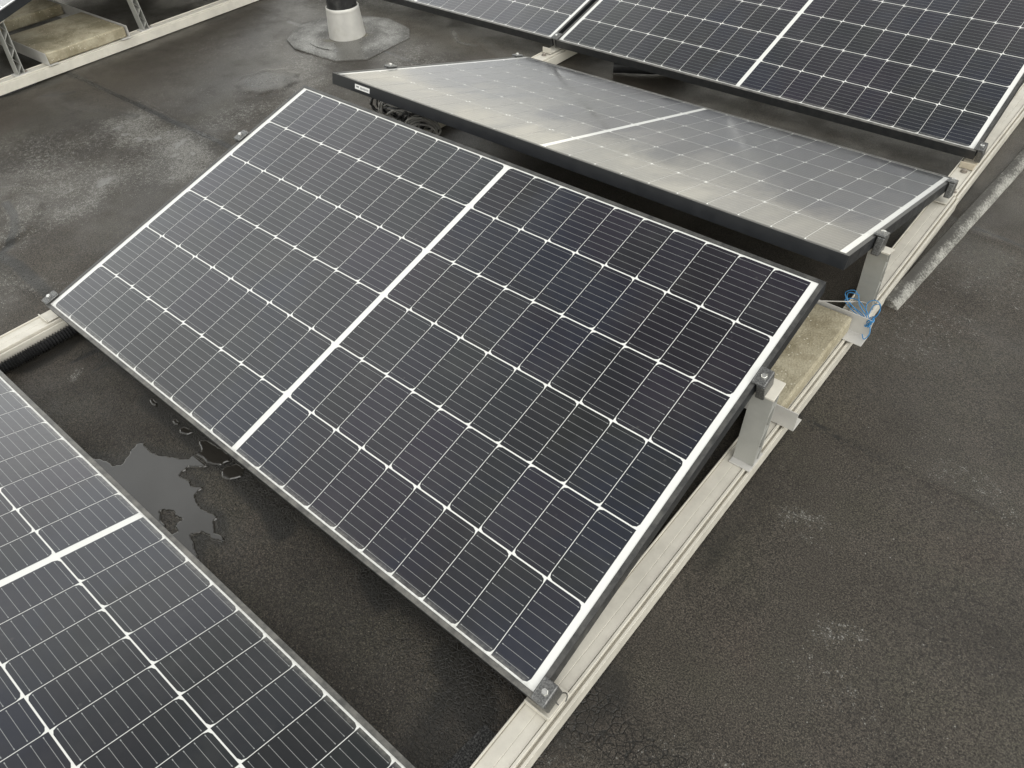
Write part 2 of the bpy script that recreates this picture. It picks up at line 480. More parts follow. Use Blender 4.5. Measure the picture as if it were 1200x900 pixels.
PALE = [
    ([(-1.6, .3), (-1.1, .3), (-.8, .5), (-.6, .9)], .34, .34),
    ([(-1.2, 1.1), (-.8, 1.5), (-.5, 1.9), (-.2, 2.1)], .30, .30),
    ([(2.0, 1.0), (2.4, .3)], .35, .13),
    ([(-1.142, .862), (-.877, .862), (-.643, .812), (-.499, .794)], .12, 1.0),
    ([(-1.2, .80), (-.95, .78)], .07, .8),
    ([(-.72, .86), (-.6, .88)], .06, 1.0),
    ([(-1.108, .439), (-.812, .53), (-.65, .686)], .20, .62),
    ([(-.95, .36), (-.79, .42)], .10, .75),
    ([(-.639, .325), (-.675, .441), (-.696, .537)], .10, .85),
    ([(-.84, .249), (-.626, .137)], .12, .62),
    ([(-.785, 1.064), (-.728, 1.152), (-.726, 1.349)], .12, .6),
    ([(-.733, 1.448), (-.85, 1.6), (-.971, 1.739)], .17, .55),
    ([(-.653, 2.05), (-.527, 2.038), (-.628, 1.93)], .13, .6),
    ([(1.906, .711), (1.967, .726)], .030, .62),
    ([(1.94, .69), (2.0, .66)], .06, .28),
    ([(2.083, .481), (2.139, .505)], .03, .62),
    ([(2.08, .40), (2.16, .35)], .07, .3),
    ([(2.133, 1.003), (2.289, 1.008)], .06, .4),
    ([(-1.373, .422), (-1.12, .514), (-1.086, .714)], .16, .5),
    ([(-.39, .017), (-.244, .045)], .06, .55),
    ([(-.55, -.02), (-.3, -.05)], .1, .35),
    ([(1.805, 1.584), (1.912, 1.546), (1.883, 1.434)], .12, .42),
    ([(1.95, 1.85), (2.2, 1.75)], .2, .32),
    ([(1.85, .03), (1.80, -.1)], .07, .42),
    ([(2.0, .1), (2.1, .15)], .1, .25),
    ([(-1.5, 2.3), (-1.2, 2.6)], .25, .45),
    ([(-1.6, 1.5), (-1.3, 1.7)], .18, .35),
    ([(-.1, -.06), (.05, -.09)], .05, .3),
    ([(.19, -.06), (.21, -.08)], .015, .9),
    ([(-.5, 1.75), (-.2, 1.9)], .2, .45),
]
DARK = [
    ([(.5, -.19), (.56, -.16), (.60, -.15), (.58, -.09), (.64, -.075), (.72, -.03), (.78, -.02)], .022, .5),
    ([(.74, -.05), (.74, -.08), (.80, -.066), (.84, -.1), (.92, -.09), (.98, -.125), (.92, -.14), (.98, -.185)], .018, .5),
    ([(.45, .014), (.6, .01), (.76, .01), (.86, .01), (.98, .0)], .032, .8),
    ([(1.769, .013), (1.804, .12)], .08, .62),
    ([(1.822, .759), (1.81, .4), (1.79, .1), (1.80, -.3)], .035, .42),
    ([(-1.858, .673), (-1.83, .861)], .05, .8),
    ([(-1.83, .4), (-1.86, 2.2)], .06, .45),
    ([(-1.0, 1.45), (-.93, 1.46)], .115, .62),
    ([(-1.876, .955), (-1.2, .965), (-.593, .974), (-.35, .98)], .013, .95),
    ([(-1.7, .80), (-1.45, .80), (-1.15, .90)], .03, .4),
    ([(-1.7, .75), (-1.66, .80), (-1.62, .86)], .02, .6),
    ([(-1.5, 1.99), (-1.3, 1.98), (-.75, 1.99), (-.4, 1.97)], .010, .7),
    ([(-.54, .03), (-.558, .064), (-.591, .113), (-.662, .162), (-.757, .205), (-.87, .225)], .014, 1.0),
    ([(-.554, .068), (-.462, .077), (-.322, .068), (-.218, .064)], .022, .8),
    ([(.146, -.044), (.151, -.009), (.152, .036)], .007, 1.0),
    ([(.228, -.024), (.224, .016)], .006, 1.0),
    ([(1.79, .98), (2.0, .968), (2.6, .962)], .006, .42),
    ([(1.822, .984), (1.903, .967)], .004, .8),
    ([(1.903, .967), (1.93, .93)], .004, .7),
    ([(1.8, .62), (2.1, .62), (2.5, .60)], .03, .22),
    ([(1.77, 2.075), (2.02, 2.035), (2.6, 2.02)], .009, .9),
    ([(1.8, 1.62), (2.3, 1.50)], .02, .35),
    ([(.1, .06), (1.0, .05), (1.7, .05)], .05, .7),  # shade under the panel's low edge, painted in along with the wetness
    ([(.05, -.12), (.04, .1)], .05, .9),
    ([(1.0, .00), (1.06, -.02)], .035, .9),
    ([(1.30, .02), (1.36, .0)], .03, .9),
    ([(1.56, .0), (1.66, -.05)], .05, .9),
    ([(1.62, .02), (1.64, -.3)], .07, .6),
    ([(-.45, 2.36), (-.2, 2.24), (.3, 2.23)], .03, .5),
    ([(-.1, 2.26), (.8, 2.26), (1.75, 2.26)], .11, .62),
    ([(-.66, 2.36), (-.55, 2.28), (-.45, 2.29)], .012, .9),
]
CRACK = [
    ([(1.765, .09), (1.83, .105), (1.92, .088), (2.02, .10), (2.2, .085)], .034, .8),
    ([(1.80, .05), (1.86, .06)], .035, .75),
    ([(1.85, .06), (1.95, .05), (2.05, .07)], .03, .7),
    ([(.35, -.13), (1.0, -.08), (1.7, -.12)], .16, .34),
    ([(1.1, -.12), (1.68, -.2)], .16, .36),
    ([(-.72, .95), (-.55, .975), (-.45, .98)], .035, .9),
    ([(-1.88, .957), (-1.2, .967), (-.6, .974)], .022, .85),
    ([(-1.08, 1.42), (-1.05, 1.53), (-.93, 1.56), (-.83, 1.46)], .016, .8),
    ([(1.79, .98), (2.0, .968)], .010, .8),
    ([(-.554, .05), (-.40, .06), (-.22, .05)], .035, .85),
    ([(-.60, .13), (-.70, .19)], .03, .8),
    ([(-1.25, .965), (-.9, .968)], .012, .7),
    ([(.12, -.02), (.2, .02)], .03, .7),
]

def build_roof():
    xs = np.arange(-2.9, 3.0, .0105); ys = np.arange(-1.5, 4.4, .0105)
    X, Y = np.meshgrid(xs, ys)
    Zr = np.zeros_like(X)
    # torch-on sheets lap every metre: a 3 mm step with an uneven edge
    rng = np.random.default_rng(3)
    for y0 in (-.94, .055, .965, 2.02, 3.02):
        ph = rng.uniform(0, 6, 4)
        wob = .006 * np.sin(X * 7 + ph[0]) + .004 * np.sin(X * 19 + ph[1]) + .003 * np.sin(X * 43 + ph[2])
        t = np.clip((Y - (y0 + wob)) / .014 + .5, 0, 1)
        bead = np.exp(-((Y - y0 - wob) / .014) ** 2)
        fall = np.exp(-np.clip(Y - y0, 0, None) / .25)
        Zr += .0022 * t * fall + .0016 * bead * (.6 + .4 * np.sin(X * 31 + ph[3]))
    # slow undulation, kept at zero under the puddle
    und = .004 * np.sin(X * 2.1 + .7) * np.sin(Y * 1.7 + .3) + .0025 * np.sin(X * 5.3 + Y * 3.1)
    away = np.clip((np.hypot(X - .78, (Y + .1) * 1.4) - .45) / .5, 0, 1)
    # lifted round patches
    for cx, cy, r, h in ((-.96, 1.45, .145, .006), (-.86, .05, .28, .008)):
        d = np.hypot(X - cx, Y - cy) + .01 * np.sin(9 * np.arctan2(Y - cy, X - cx))
        Zr += h * np.clip((r - d) / .02, 0, 1)
    Zr *= np.clip((np.hypot(X - .74, (Y + .07) * 1.6) - .32) / .1, 0, 1)
    Zr += und * away * .6
    Zr = np.minimum(Zr, .0035 + 10 * (np.hypot(X + .86, Y - .05) < .4) + 10 * (np.hypot(X + .96, Y - 1.45) < .3))
    nz = np.array([[mnoise.noise((x * 3.3, y * 3.3, 1.7)) for x in xs[::6]] for y in ys[::6]])
    nz = np.kron(nz, np.ones((6, 6)))[:X.shape[0], :X.shape[1]]
    wx = X + .03 * np.sin(Y * 11 + 1) + .02 * np.sin(Y * 27) + .05 * nz
    wy = Y + .03 * np.sin(X * 13 + 2) + .015 * np.sin(X * 31)
    C = np.zeros((X.size, 4), np.float32); C[:, 3] = 1
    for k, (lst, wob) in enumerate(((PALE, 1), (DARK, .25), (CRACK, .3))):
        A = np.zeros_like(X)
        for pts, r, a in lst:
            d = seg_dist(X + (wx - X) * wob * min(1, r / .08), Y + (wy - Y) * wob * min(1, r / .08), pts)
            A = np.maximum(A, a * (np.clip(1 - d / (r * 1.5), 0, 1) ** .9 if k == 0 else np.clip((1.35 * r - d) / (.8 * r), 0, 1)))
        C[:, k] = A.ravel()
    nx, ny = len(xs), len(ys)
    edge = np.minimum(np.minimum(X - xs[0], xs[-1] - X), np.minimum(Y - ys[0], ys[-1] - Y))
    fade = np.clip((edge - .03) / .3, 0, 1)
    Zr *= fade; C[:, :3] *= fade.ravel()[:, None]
    # the outermost ring of vertices runs on to the horizon
    X2, Y2_ = X.copy(), Y.copy()
    X2[:, 0] = -90; X2[:, -1] = 90; Y2_[0, :] = -90; Y2_[-1, :] = 90
    Zr[0, :] = Zr[-1, :] = 0; Zr[:, 0] = Zr[:, -1] = 0
    co = np.stack([X2, Y2_, ZG + Zr], -1).reshape(-1, 3)
    idx = np.arange(nx * ny).reshape(ny, nx)
    F = np.stack([idx[:-1, :-1], idx[:-1, 1:], idx[1:, 1:], idx[1:, :-1]], -1).reshape(-1, 4)
    me = bpy.data.meshes.new('roof')
    me.vertices.add(len(co)); me.vertices.foreach_set('co', co.astype(np.float32).ravel())
    me.loops.add(F.size); me.loops.foreach_set('vertex_index', F.astype(np.int32).ravel())
    me.polygons.add(len(F)); me.polygons.foreach_set('loop_start', np.arange(0, F.size, 4, dtype=np.int32))
    me.polygons.foreach_set('loop_total', np.full(len(F), 4, np.int32))
    me.update(calc_edges=True)
    ca = me.color_attributes.new('wear_shade', 'FLOAT_COLOR', 'POINT'); ca.data.foreach_set('color', C.ravel())
    me.polygons.foreach_set('use_smooth', [True] * len(F))
    me.materials.append(M['roof'])
    o = bpy.data.objects.new('roof', me); COL.objects.link(o)
    o['kind'] = 'structure'
    o['label'] = 'flat roof of worn dark brown bitumen sheets with pale bloom'
build_roof()

# ------------------------------------------------------------------ puddles
PUD = [(.499, -.192), (.529, -.179), (.557, -.167), (.585, -.165), (.598, -.152), (.586, -.127), (.571, -.112), (.565, -.092), (.575, -.077), (.594, -.083), (.621, -.083), (.645, -.074), (.67, -.061), (.695, -.049), (.714, -.037), (.712, -.022), (.729, -.023), (.756, -.022), (.771, -.02), (.756, -.038), (.735, -.051), (.734, -.069), (.742, -.079), (.772, -.074), (.792, -.081), (.806, -.067), (.817, -.067), (.822, -.089), (.846, -.1), (.873, -.1), (.896, -.097), (.915, -.091), (.922, -.106), (.942, -.119), (.961, -.118), (.978, -.119), (.984, -.125), (.965, -.135), (.943, -.135), (.922, -.143), (.913, -.159), (.941, -.171), (.965, -.178), (.983, -.183), (.95, -.204), (.93, -.24), (.86, -.29), (.74, -.31), (.62, -.29), (.53, -.25)]
ISL = [(.799, -.168), (.819, -.149), (.839, -.154), (.858, -.15), (.856, -.164), (.863, -.17), (.877, -.171), (.876, -.183), (.853, -.184), (.829, -.18)]
PU2 = [(.674, .011), (.716, -.005), (.712, -.0195), (.758, -.0185), (.793, .001), (.798, .022), (.779, .033), (.74, .03), (.695, .024)]
PU3 = [(.806, -.012), (.804, .006), (.821, .026), (.847, .027), (.859, .01), (.847, -.012), (.828, -.021)]
PU4 = [(.608, .002), (.61, .015), (.632, .021), (.646, .014), (.637, .003), (.622, -.005)]
PU5 = [(.567, .007), (.566, .018), (.593, .016), (.597, .008), (.581, .004)]
PU6 = [(.448, .011), (.456, .021), (.487, .017), (.492, .009), (.475, .004)]
def rough_outline(pts, sub=8, amp=.004):
    out = []
    n = len(pts)
    for i in range(n):
        a, b_ = Vector((*pts[i], 0)), Vector((*pts[(i + 1) % n], 0))
        for k in range(sub):
            p = a.lerp(b_, k / sub)
            o = mnoise.noise_vector(p * 55) * amp + mnoise.noise_vector(p * 150) * amp * .6 + mnoise.noise_vector(p * 380) * amp * .3
            out.append((p.x + o.x, p.y + o.y))
    return out
def puddle(outer, holes, label):
    bm = bmesh.new(); eds = []
    for pts, sg in [(outer, 1)] + [(h, 1) for h in holes]:
        vs = [bm.verts.new((x, y, ZG + .0016)) for x, y in rough_outline(pts)]
        eds += [bm.edges.new((vs[i], vs[(i + 1) % len(vs)])) for i in range(len(vs))]
    bmesh.ops.triangle_fill(bm, use_beauty=True, use_dissolve=False, edges=eds, normal=(0, 0, 1))
    bmesh.ops.recalc_face_normals(bm, faces=bm.faces)
    rim = [v for v in bm.verts if any(len(e.link_faces) == 1 for e in v.link_edges)]
    flat = bm.faces[:]
    for f in bm.faces: f.smooth = False
    ri = bmesh.ops.inset_region(bm, faces=flat, thickness=.0042, depth=0, use_boundary=True, use_even_offset=False)
    for f in ri['faces']: f.smooth = True
    for v in rim:
        if v.is_valid: v.co.z = ZG + .0002
    # a meniscus skirt down to the roof gives the water its thickness
    be = [e for e in bm.edges if len(e.link_faces) == 1]
    r = bmesh.ops.extrude_edge_only(bm, edges=be)
    for v in [g for g in r['geom'] if isinstance(g, bmesh.types.BMVert)]: v.co.z = ZG - .001
    bmesh.ops.recalc_face_normals(bm, faces=bm.faces)
    me = bpy.data.meshes.new('puddle'); bm.to_mesh(me); bm.free(); me.materials.append(M['water'])
    if sum(p.normal.z * p.area for p in me.polygons) < 0: me.flip_normals()
    o = bpy.data.objects.new('puddle', me); COL.objects.link(o)
    o['kind'] = 'structure'; o['label'] = label
puddle(PUD, [ISL], 'large grey puddle with ragged edge between the two panels')
puddle(PU2, [], 'dark pool under the panel edge touching the large puddle')
puddle(PU3, [], 'dark pool under the panel edge beyond the large puddle')
puddle(PU4, [], 'small dark drip pool under the panel edge')
puddle(PU5, [], 'small dark drip pool under the panel edge')
puddle(PU6, [], 'tiny dark drip pool farthest along the panel edge')

# ------------------------------------------------------------------ solar panels
def laminate_mesh(seed):
    rng = random.Random(seed)
    vs, fs, mi, uvs, cols = [], [], [], [], []
    def face(pts, m_, uv, col):
        o = len(vs); vs.extend(pts); fs.append(tuple(range(o, o + len(pts)))); mi.append(m_)
        uvs.extend(uv); cols.extend([col] * len(pts))
    i = LIP - .003
    zb, zc = -.0018, -.0015
    sub = 12
    face([(i, i, zb), (L - i, i, zb), (L - i, W - i, zb), (i, W - i, zb)], 1, [(0, 0)] * 4, (1, 1, 1, 1))
    face([(i, W - i, -.007), (L - i, W - i, -.007), (L - i, i, -.007), (i, i, -.007)], 2, [(0, 0)] * 4, (1, 1, 1, 1))
    for a, b_ in (((i, i), (L - i, i)), ((L - i, i), (L - i, W - i)), ((L - i, W - i), (i, W - i)), ((i, W - i), (i, i))):
        face([(*a, -.007), (*b_, -.007), (*b_, zb), (*a, zb)], 1, [(0, 0)] * 4, (1, 1, 1, 1))
    cu, cv, gu, gv = .0829, .1655, .0015, .0030
    rows_h = 6 * cv + 5 * gv
    v0 = (W - rows_h) / 2
    ch = .0105
    half_len = 10 * cu + 9 * gu
    for half in (0, 1):
        ustart = L / 2 + .0085 if half else L / 2 - .0085 - half_len
        for r in range(6):
            chR = (r % 2 == 0) if half else (r % 2 == 1)
            rowt = rng.uniform(.95, 1.05)
            for k in range(10):
                a = ustart + k * (cu + gu); y = v0 + r * (cv + gv)
                s = ch
                if chR:
                    loc = [(0, 0), (cu - s, 0), (cu - s * .3, s * .3), (cu, s), (cu, cv - s), (cu - s * .3, cv - s * .3), (cu - s, cv), (0, cv)]
                else:
                    loc = [(s, 0), (cu, 0), (cu, cv), (s, cv), (s * .3, cv - s * .3), (0, cv - s), (0, s), (s * .3, s * .3)]
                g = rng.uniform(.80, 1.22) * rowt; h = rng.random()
                warm = rng.uniform(.0, .6) + (.55 if (r >= 3 and half) else 0)  # upper right cells shifted further: a dark reflection painted into the tint
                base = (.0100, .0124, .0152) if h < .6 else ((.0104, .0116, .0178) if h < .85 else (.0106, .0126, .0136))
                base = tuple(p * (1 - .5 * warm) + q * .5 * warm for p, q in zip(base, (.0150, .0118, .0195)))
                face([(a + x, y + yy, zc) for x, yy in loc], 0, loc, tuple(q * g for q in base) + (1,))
    me = bpy.data.meshes.new('glass_laminate')
    me.from_pydata(vs, [], fs)
    me.polygons.foreach_set('material_index', mi)
    uvl = me.uv_layers.new(name='cell'); uvl.data.foreach_set('uv', [c for p in uvs for c in p])
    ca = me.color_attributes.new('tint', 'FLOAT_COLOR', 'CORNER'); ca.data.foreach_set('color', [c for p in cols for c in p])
    for k in ('cell', 'back', 'under'): me.materials.append(M[k])
    return me

def frame_mesh():
    # closed profile swept round the glass with mitred corners: outer wall, top lip and bottom return
    me_ = MB()
    prof = [(0, 0), (LIP, 0), (LIP, -.0014), (.0025, -.0014), (.0025, -FH + .002), (.028, -FH + .002), (.028, -FH), (0, -FH)]
    cs = [(0, 0, 1, 1), (L, 0, -1, 1), (L, W, -1, -1), (0, W, 1, -1)]
    n = len(prof); vs = []
    for cx, cy, sx, sy in cs:
        for d, z in prof: vs.append((cx + sx * d, cy + sy * d, z))
    fs = []
    for c in range(4):
        c2 = (c + 1) % 4
        for k in range(n):
            k2 = (k + 1) % n
            fs.append((c * n + k, c2 * n + k, c2 * n + k2, c * n + k2))
    me_.add(vs, fs)
    o = me_.build('frame', M['frame'], None, bevel=.0007, seg=1)
    me = o.data; bpy.data.objects.remove(o)
    return me
FRAME = frame_mesh()

def solar_panel(x0, y0, z0, sgn, seed, label, rz=0.0, sticker=False):
    if sgn > 0: loc, rot = (x0, y0, z0), (TILT, 0, rz)
    else: loc, rot = (x0 + L, y0, z0), (TILT, 0, math.pi + rz)
    t = thing('solar_panel', label, 'solar panel', loc, rot, 'solar panels on the roof racks')
    f = bpy.data.objects.new('frame', FRAME); COL.objects.link(f); f.parent = t
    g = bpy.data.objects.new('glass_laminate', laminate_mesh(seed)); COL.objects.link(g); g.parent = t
    jb = MB()
    for fx in (.25, .5, .75): jb.box(L * fx - .05, L * fx + .05, W * .5 - .03, W * .5 + .03, -.027, -.0075)
    if sticker:
        s = MB(); s.box(L - .185, L - .115, W + .0004, W + .0010, -.024, -.009)
        st = s.build('label_sticker', M['white'], t)
        k = MB()
        rr = random.Random(5); x = L - .180
        while x < L - .140:
            w = rr.uniform(.0008, .0022); k.box(x, x + w, W + .0010, W + .0013, -.020, -.014); x += w + rr.uniform(.001, .002)
        k.box(L - .134, L - .122, W + .0010, W + .0013, -.018, -.013)
        k.build('barcode_print', M['ink'], st)
    return t

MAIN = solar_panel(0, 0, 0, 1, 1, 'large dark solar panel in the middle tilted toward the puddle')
P2 = solar_panel(.001, Y2, 0, -1, 2, 'pale reflecting solar panel sloping away with a white sticker on its edge', sticker=True)
solar_panel(.002, Y3, 0, 1, 3, 'grey solar panel in the back row whose corner clamp meets the right rail')
solar_panel(.002 - L - .022, Y3, 0, 1, 4, 'grey solar panel in the back row nearest the vent pipe')
solar_panel(-.003, Y4, 0, -1, 5, 'dark solar panel at the lower left with the puddle at its edge')
ROT_L = rad(1.85)
def LA(x, y):          # the neighbouring array stands turned by a degree or two
    c, s = math.cos(ROT_L), math.sin(ROT_L)
    return (-1.862 + c * x - s * (y - .64), .64 + s * x + c * (y - .64))
TL = Matrix.Translation((-1.862, .64, 0)) @ Matrix.Rotation(ROT_L, 4, 'Z') @ Matrix.Translation((0, -.64, 0))
xa, ya = LA(.010 - L, 0)
solar_panel(xa, ya, 0, 1, 6, 'solar panel of the neighbouring array over the concrete slabs', rz=ROT_L)

xb, yb = LA(.008, Y2)
def solar_panel_away(x, y, rz, seed, label):
    t = solar_panel(x - L, y, 0, -1, seed, label, rz=rz)
    return t
PL2 = solar_panel_away(xb, yb, ROT_L, 8, 'solar panel of the neighbouring array sloping away above the lattice post')
# ------------------------------------------------------------------ rails
def rail(x0, x1, y0, y1, zt, label, T=None, cat='mounting rail'):
    # x0..x1 body; flange on the outer (right) side
    h = zt - (ZG + .006)
    xo = x1 + .008
    xm = (x0 + x1) / 2
    P = [(x0, zt - h), (x0, zt), (x0 + .0008, zt + .0015), (x0 + .0034, zt + .0015), (x0 + .0040, zt - .0050), (x0 + .0052, zt - .0050), (x0 + .0056, zt - .002),
         (xm - .0006, zt - .002), (xm - .0003, zt - .0030), (xm + .0003, zt - .0030), (xm + .0006, zt - .002),
         (x1 - .0098, zt - .002), (x1 - .0094, zt - .0055), (x1 - .0082, zt - .0055), (x1 - .0078, zt + .001), (x1 - .0026, zt + .001), (x1 - .002, zt),
         (x1 - .002, zt - .016), (x1 + .0032, zt - .016), (x1 + .0034, zt - .005), (x1 + .0085, zt - .005), (x1 + .0088, zt - .007), (x1 + .0088, zt - h)]
    m = MB(); m.prism_y(P, y0, y1, 0, T)
    # seam line scribed near the middle and screw slots on the flange side
    o = m.build('mounting_rail', M['alu'], None, bevel=.0005, seg=1)
    tag(o, label, cat, 'aluminium rails under the panels')
    return o
rail(1.725, 1.785, -1.2, 2.112, ZR, 'long cream aluminium rail at the right side of the middle panel')
rail(1.721, 1.781, 2.116, 4.6, ZR + .003, 'aluminium rail continuing past the joint beside the back row')
rail(-.056, .010, -1.2, 4.6, ZR, 'aluminium rail with corrugated conduit under the left edge of the middle panel')
rail(-.054, .002, -.8, 4.4, ZR, 'aluminium rail of the neighbouring array carrying the two slab trays', T=TL)

# rubber mats below the rails
def rmat(poly, label):
    m = MB(); m.prism_z(poly, ZG + .0002, ZG + .0055)
    tag(m.build('rubber_mat', M['mat_']), label, 'rubber mat', 'granulate mats under the rails')
rmat([(1.655, -.36), (1.80, -.36), (1.803, -.06), (1.685, -.056)], 'black granulated rubber mat under the near end of the right rail')
rmat([LA(-.11, .60), LA(.012, .60), LA(.012, .80), LA(-.11, .80)], 'small rubber mat under the rail of the neighbouring array')

# ------------------------------------------------------------------ support posts
def post(xc, yb, yt, zt, label, T=None, wx=.048, th=.030, sgn=1):
    """upright aluminium extrusion, open at its ends with a lattice of webs"""
    t = thing('support_post', label, 'support post', (0, 0, 0), (0, 0, 0), 'upright posts under the high panel edges')
    base = Vector((xc, yb, ZR))
    if T: t.location = T @ base; t.rotation_euler = (0, 0, ROT_L)
    else: t.location = base
    dy, H = yt - yb, zt - ZR
    m = MB(); x0, x1 = -wx / 2, wx / 2
    wl = .0026
    top_s = math.tan(TILT) * sgn
    def wallp(off):
        return [(off, .003), (off + wl, .003), (dy + off + wl, H - .006 + top_s * (off + wl)), (dy + off, H - .006 + top_s * off)]
    m.prism_x(wallp(-th / 2), x0, x1); m.prism_x(wallp(th / 2 - wl), x0, x1)
    nseg = 6
    for k in range(nseg):
        f0, f1 = k / nseg, (k + 1) / nseg
        ya0 = -th / 2 + wl if k % 2 == 0 else th / 2 - wl
        yb0 = th / 2 - wl if k % 2 == 0 else -th / 2 + wl
        z0, z1 = .006 + (H - .016) * f0, .006 + (H - .016) * f1
        m.prism_x([(ya0 + dy * f0, z0), (ya0 + dy * f0, z0 + .0022), (yb0 + dy * f1, z1), (yb0 + dy * f1, z1 - .0022)], x0 + .001, x1 - .001)
    m.build('profile', M['post'], t, bevel=.0004, seg=1)
    f = MB(); f.box(x0 - .001, x1 + .001, -th / 2 - .016, th / 2 + .02, -.0016, .0028)
    f.build('foot_plate', M['alu2'], t, bevel=.0006, seg=1)
    c = MB()
    q = [(-th / 2 - .012, 0), (th / 2 + .006, 0), (th / 2 + .006, .005), (-th / 2 - .012, .005)]
    c.prism_x([(dy + a, H - .006 + top_s * a + b_) for a, b_ in q], x0, x1 + .004)
    c.build('head_plate', M['alu'], t, bevel=.0006, seg=1)
    b_ = MB(); b_.lathe([(.008, .0), (.008, .005), (.006, .007)], (.004, (th / 2 + .012) * 1.0, .0028), 6)
    b_.build('bolt', M['dsteel'], t)
    return t
def zund(y, y0=0): return (y - y0) * math.tan(TILT) - FH / CT
post(1.768, .737, .753, zund(.753) - .001, 'aluminium post holding up the right side of the middle panel')
post(1.768, 1.392, 1.352, zund(Y2 - 1.352) - .001, 'aluminium post tied with blue wire under the pale panel', sgn=-1)
post(-.028, .770, .785, zund(.785) - .001, 'lattice post of the neighbouring array on the near side of its slab', T=TL)
post(-.028, 1.420, 1.405, zund(Y2 - 1.405) - .001, 'lattice post of the neighbouring array beyond its slab', T=TL, sgn=-1)

# ------------------------------------------------------------------ clamps
def clamp(ptag, u, v, side, label, deep=True, mid=False):
    """end clamp on the short side of a panel; (u, v) in the panel's own axes"""
    R_ = ptag.rotation_euler.to_matrix().to_4x4(); P_ = Matrix.Translation(ptag.location) @ R_
    t = thing('panel_clamp', label, 'clamp', P_ @ Vector((u, v, 0)), ptag.rotation_euler, 'clamps gripping the panel frames')
    s = side; m = MB()
    def bx(a0, a1, *r): m.box(min(a0 * s, a1 * s), max(a0 * s, a1 * s), *r)
    if mid:
        bx(-.018, .018, -.022, .022, .0006, .0062)
        bx(-.005, .005, -.022, .022, -.040, .0004)
    else:
        bx(-.0085, .021, -.022, .022, .0006, .0066)
        bx(.0022, .021, -.022, .022, -.046, .0004)
    m.build('body', M['clamp'], t, bevel=.003, seg=2)
    b_ = MB()
    cx = 0 if mid else .008 * s
    b_.lathe([(.0066, .0066), (.0066, .0112), (.0054, .0124)], (cx, 0, 0), 6)
    b_.build('bolt', M['steel'], t)
    return t
clamp(MAIN, L, .022, 1, 'grey clamp at the lowest corner of the middle panel on the rail')
clamp(MAIN, L, .757, 1, 'grey clamp on the middle panel above its support post')
clamp(MAIN, 0, .024, -1, 'clamp at the left low corner of the middle panel by the rail')
clamp(MAIN, 0, .763, -1, 'clamp high on the left edge of the middle panel over bare roof')
clamp(P2, 0, .815, -1, 'clamp on the pale panel above the post with blue wire')
clamp(P2, 0, .062, -1, 'clamp at the low right corner of the pale panel beside the rail joint')
clamp(P2, L, .770, 1, 'small clamp on the left edge of the pale panel near the vent pipe')
clamp(P2, L, .045, 1, 'clamp at the far left corner of the pale panel by the back row')
P3 = [o for o in bpy.data.objects if o.name.startswith('solar_panel') and 'corner clamp' in o['label']][0]
clamp(P3, L, .026, 1, 'clamp at the low right corner of the back row panel')
clamp(P3, -.011, .022, 1, 'middle clamp joining the two back row panels', mid=True)

# ------------------------------------------------------------------ low-edge brackets with bolts
def bracket(x, y, sgn, label, h=.010, w=.044, ln=.105, boltx=0, mm='alu', ring=False, zt=ZR):
    t = thing('rail_bracket', label, 'bracket', (x, y, zt), (0, 0, 0 if sgn > 0 else math.pi), 'low edge brackets on the rails')
    m = MB()
    m.prism_x([(0, .0015), (ln, .0015), (ln, .0045), (.003, .0045), (.003, h), (0, h)], -w / 2, w / 2)
    m.build('plate', M[mm], t, bevel=.0006, seg=1)
    b_ = MB(); b_.lathe([(.0095, .0045), (.0095, .0055), (.0072, .0055), (.0072, .0105), (.006, .012)], (boltx, -.018, -.003), 6)
    b_.lathe([(.011, .0026), (.011, .0048)], (boltx, -.018, -.003), 20)
    if ring: b_ = None
    if b_: b_.build('bolt', M['dsteel'], t)
    return t
bracket(1.754, .004, 1, 'low bracket with raised lip under the lowest corner of the middle panel', ring=True, w=.052, ln=.062, h=.013)
bracket(-.026, -.02, 1, 'low bracket under the left low corner of the middle panel', ring=True, w=.05)
bracket(1.752, Y3 - .03, 1, 'tan reflecting bracket with a rusty bolt in front of the back row panel', h=.022, mm='tan', zt=ZR + .003)
bracket(1.752, Y2 + .03, -1, 'low bracket at the rail joint beside the pale panel', h=.009, ring=True)
bracket(-.026, Y3 - .03, 1, 'bracket with upright tab and bolt between the pale panel and the back row', h=.026)
# screw in the joint
j = MB(); j.lathe([(.010, 0), (.010, .0012), (.007, .0012), (.007, .006), (.0055, .0072)], (1.768, Y2 + .012, ZR + .0046), 6)
tag(j.build('bolt', M['dsteel']), 'single bolt beside the rail joint', 'bolt')
# plastic tie ring on the low bracket
cring = MB(); cring.tube([(1.776 + .009 * math.cos(a), .048 + .012 * math.sin(a), ZR + .010 + .004 * math.sin(a * 2)) for a in [k * .2 for k in range(26)]], .0011, 6)
tag(cring.build('cable_tie', M['cable']), 'black cable tie loop beside the lowest clamp', 'cable tie')

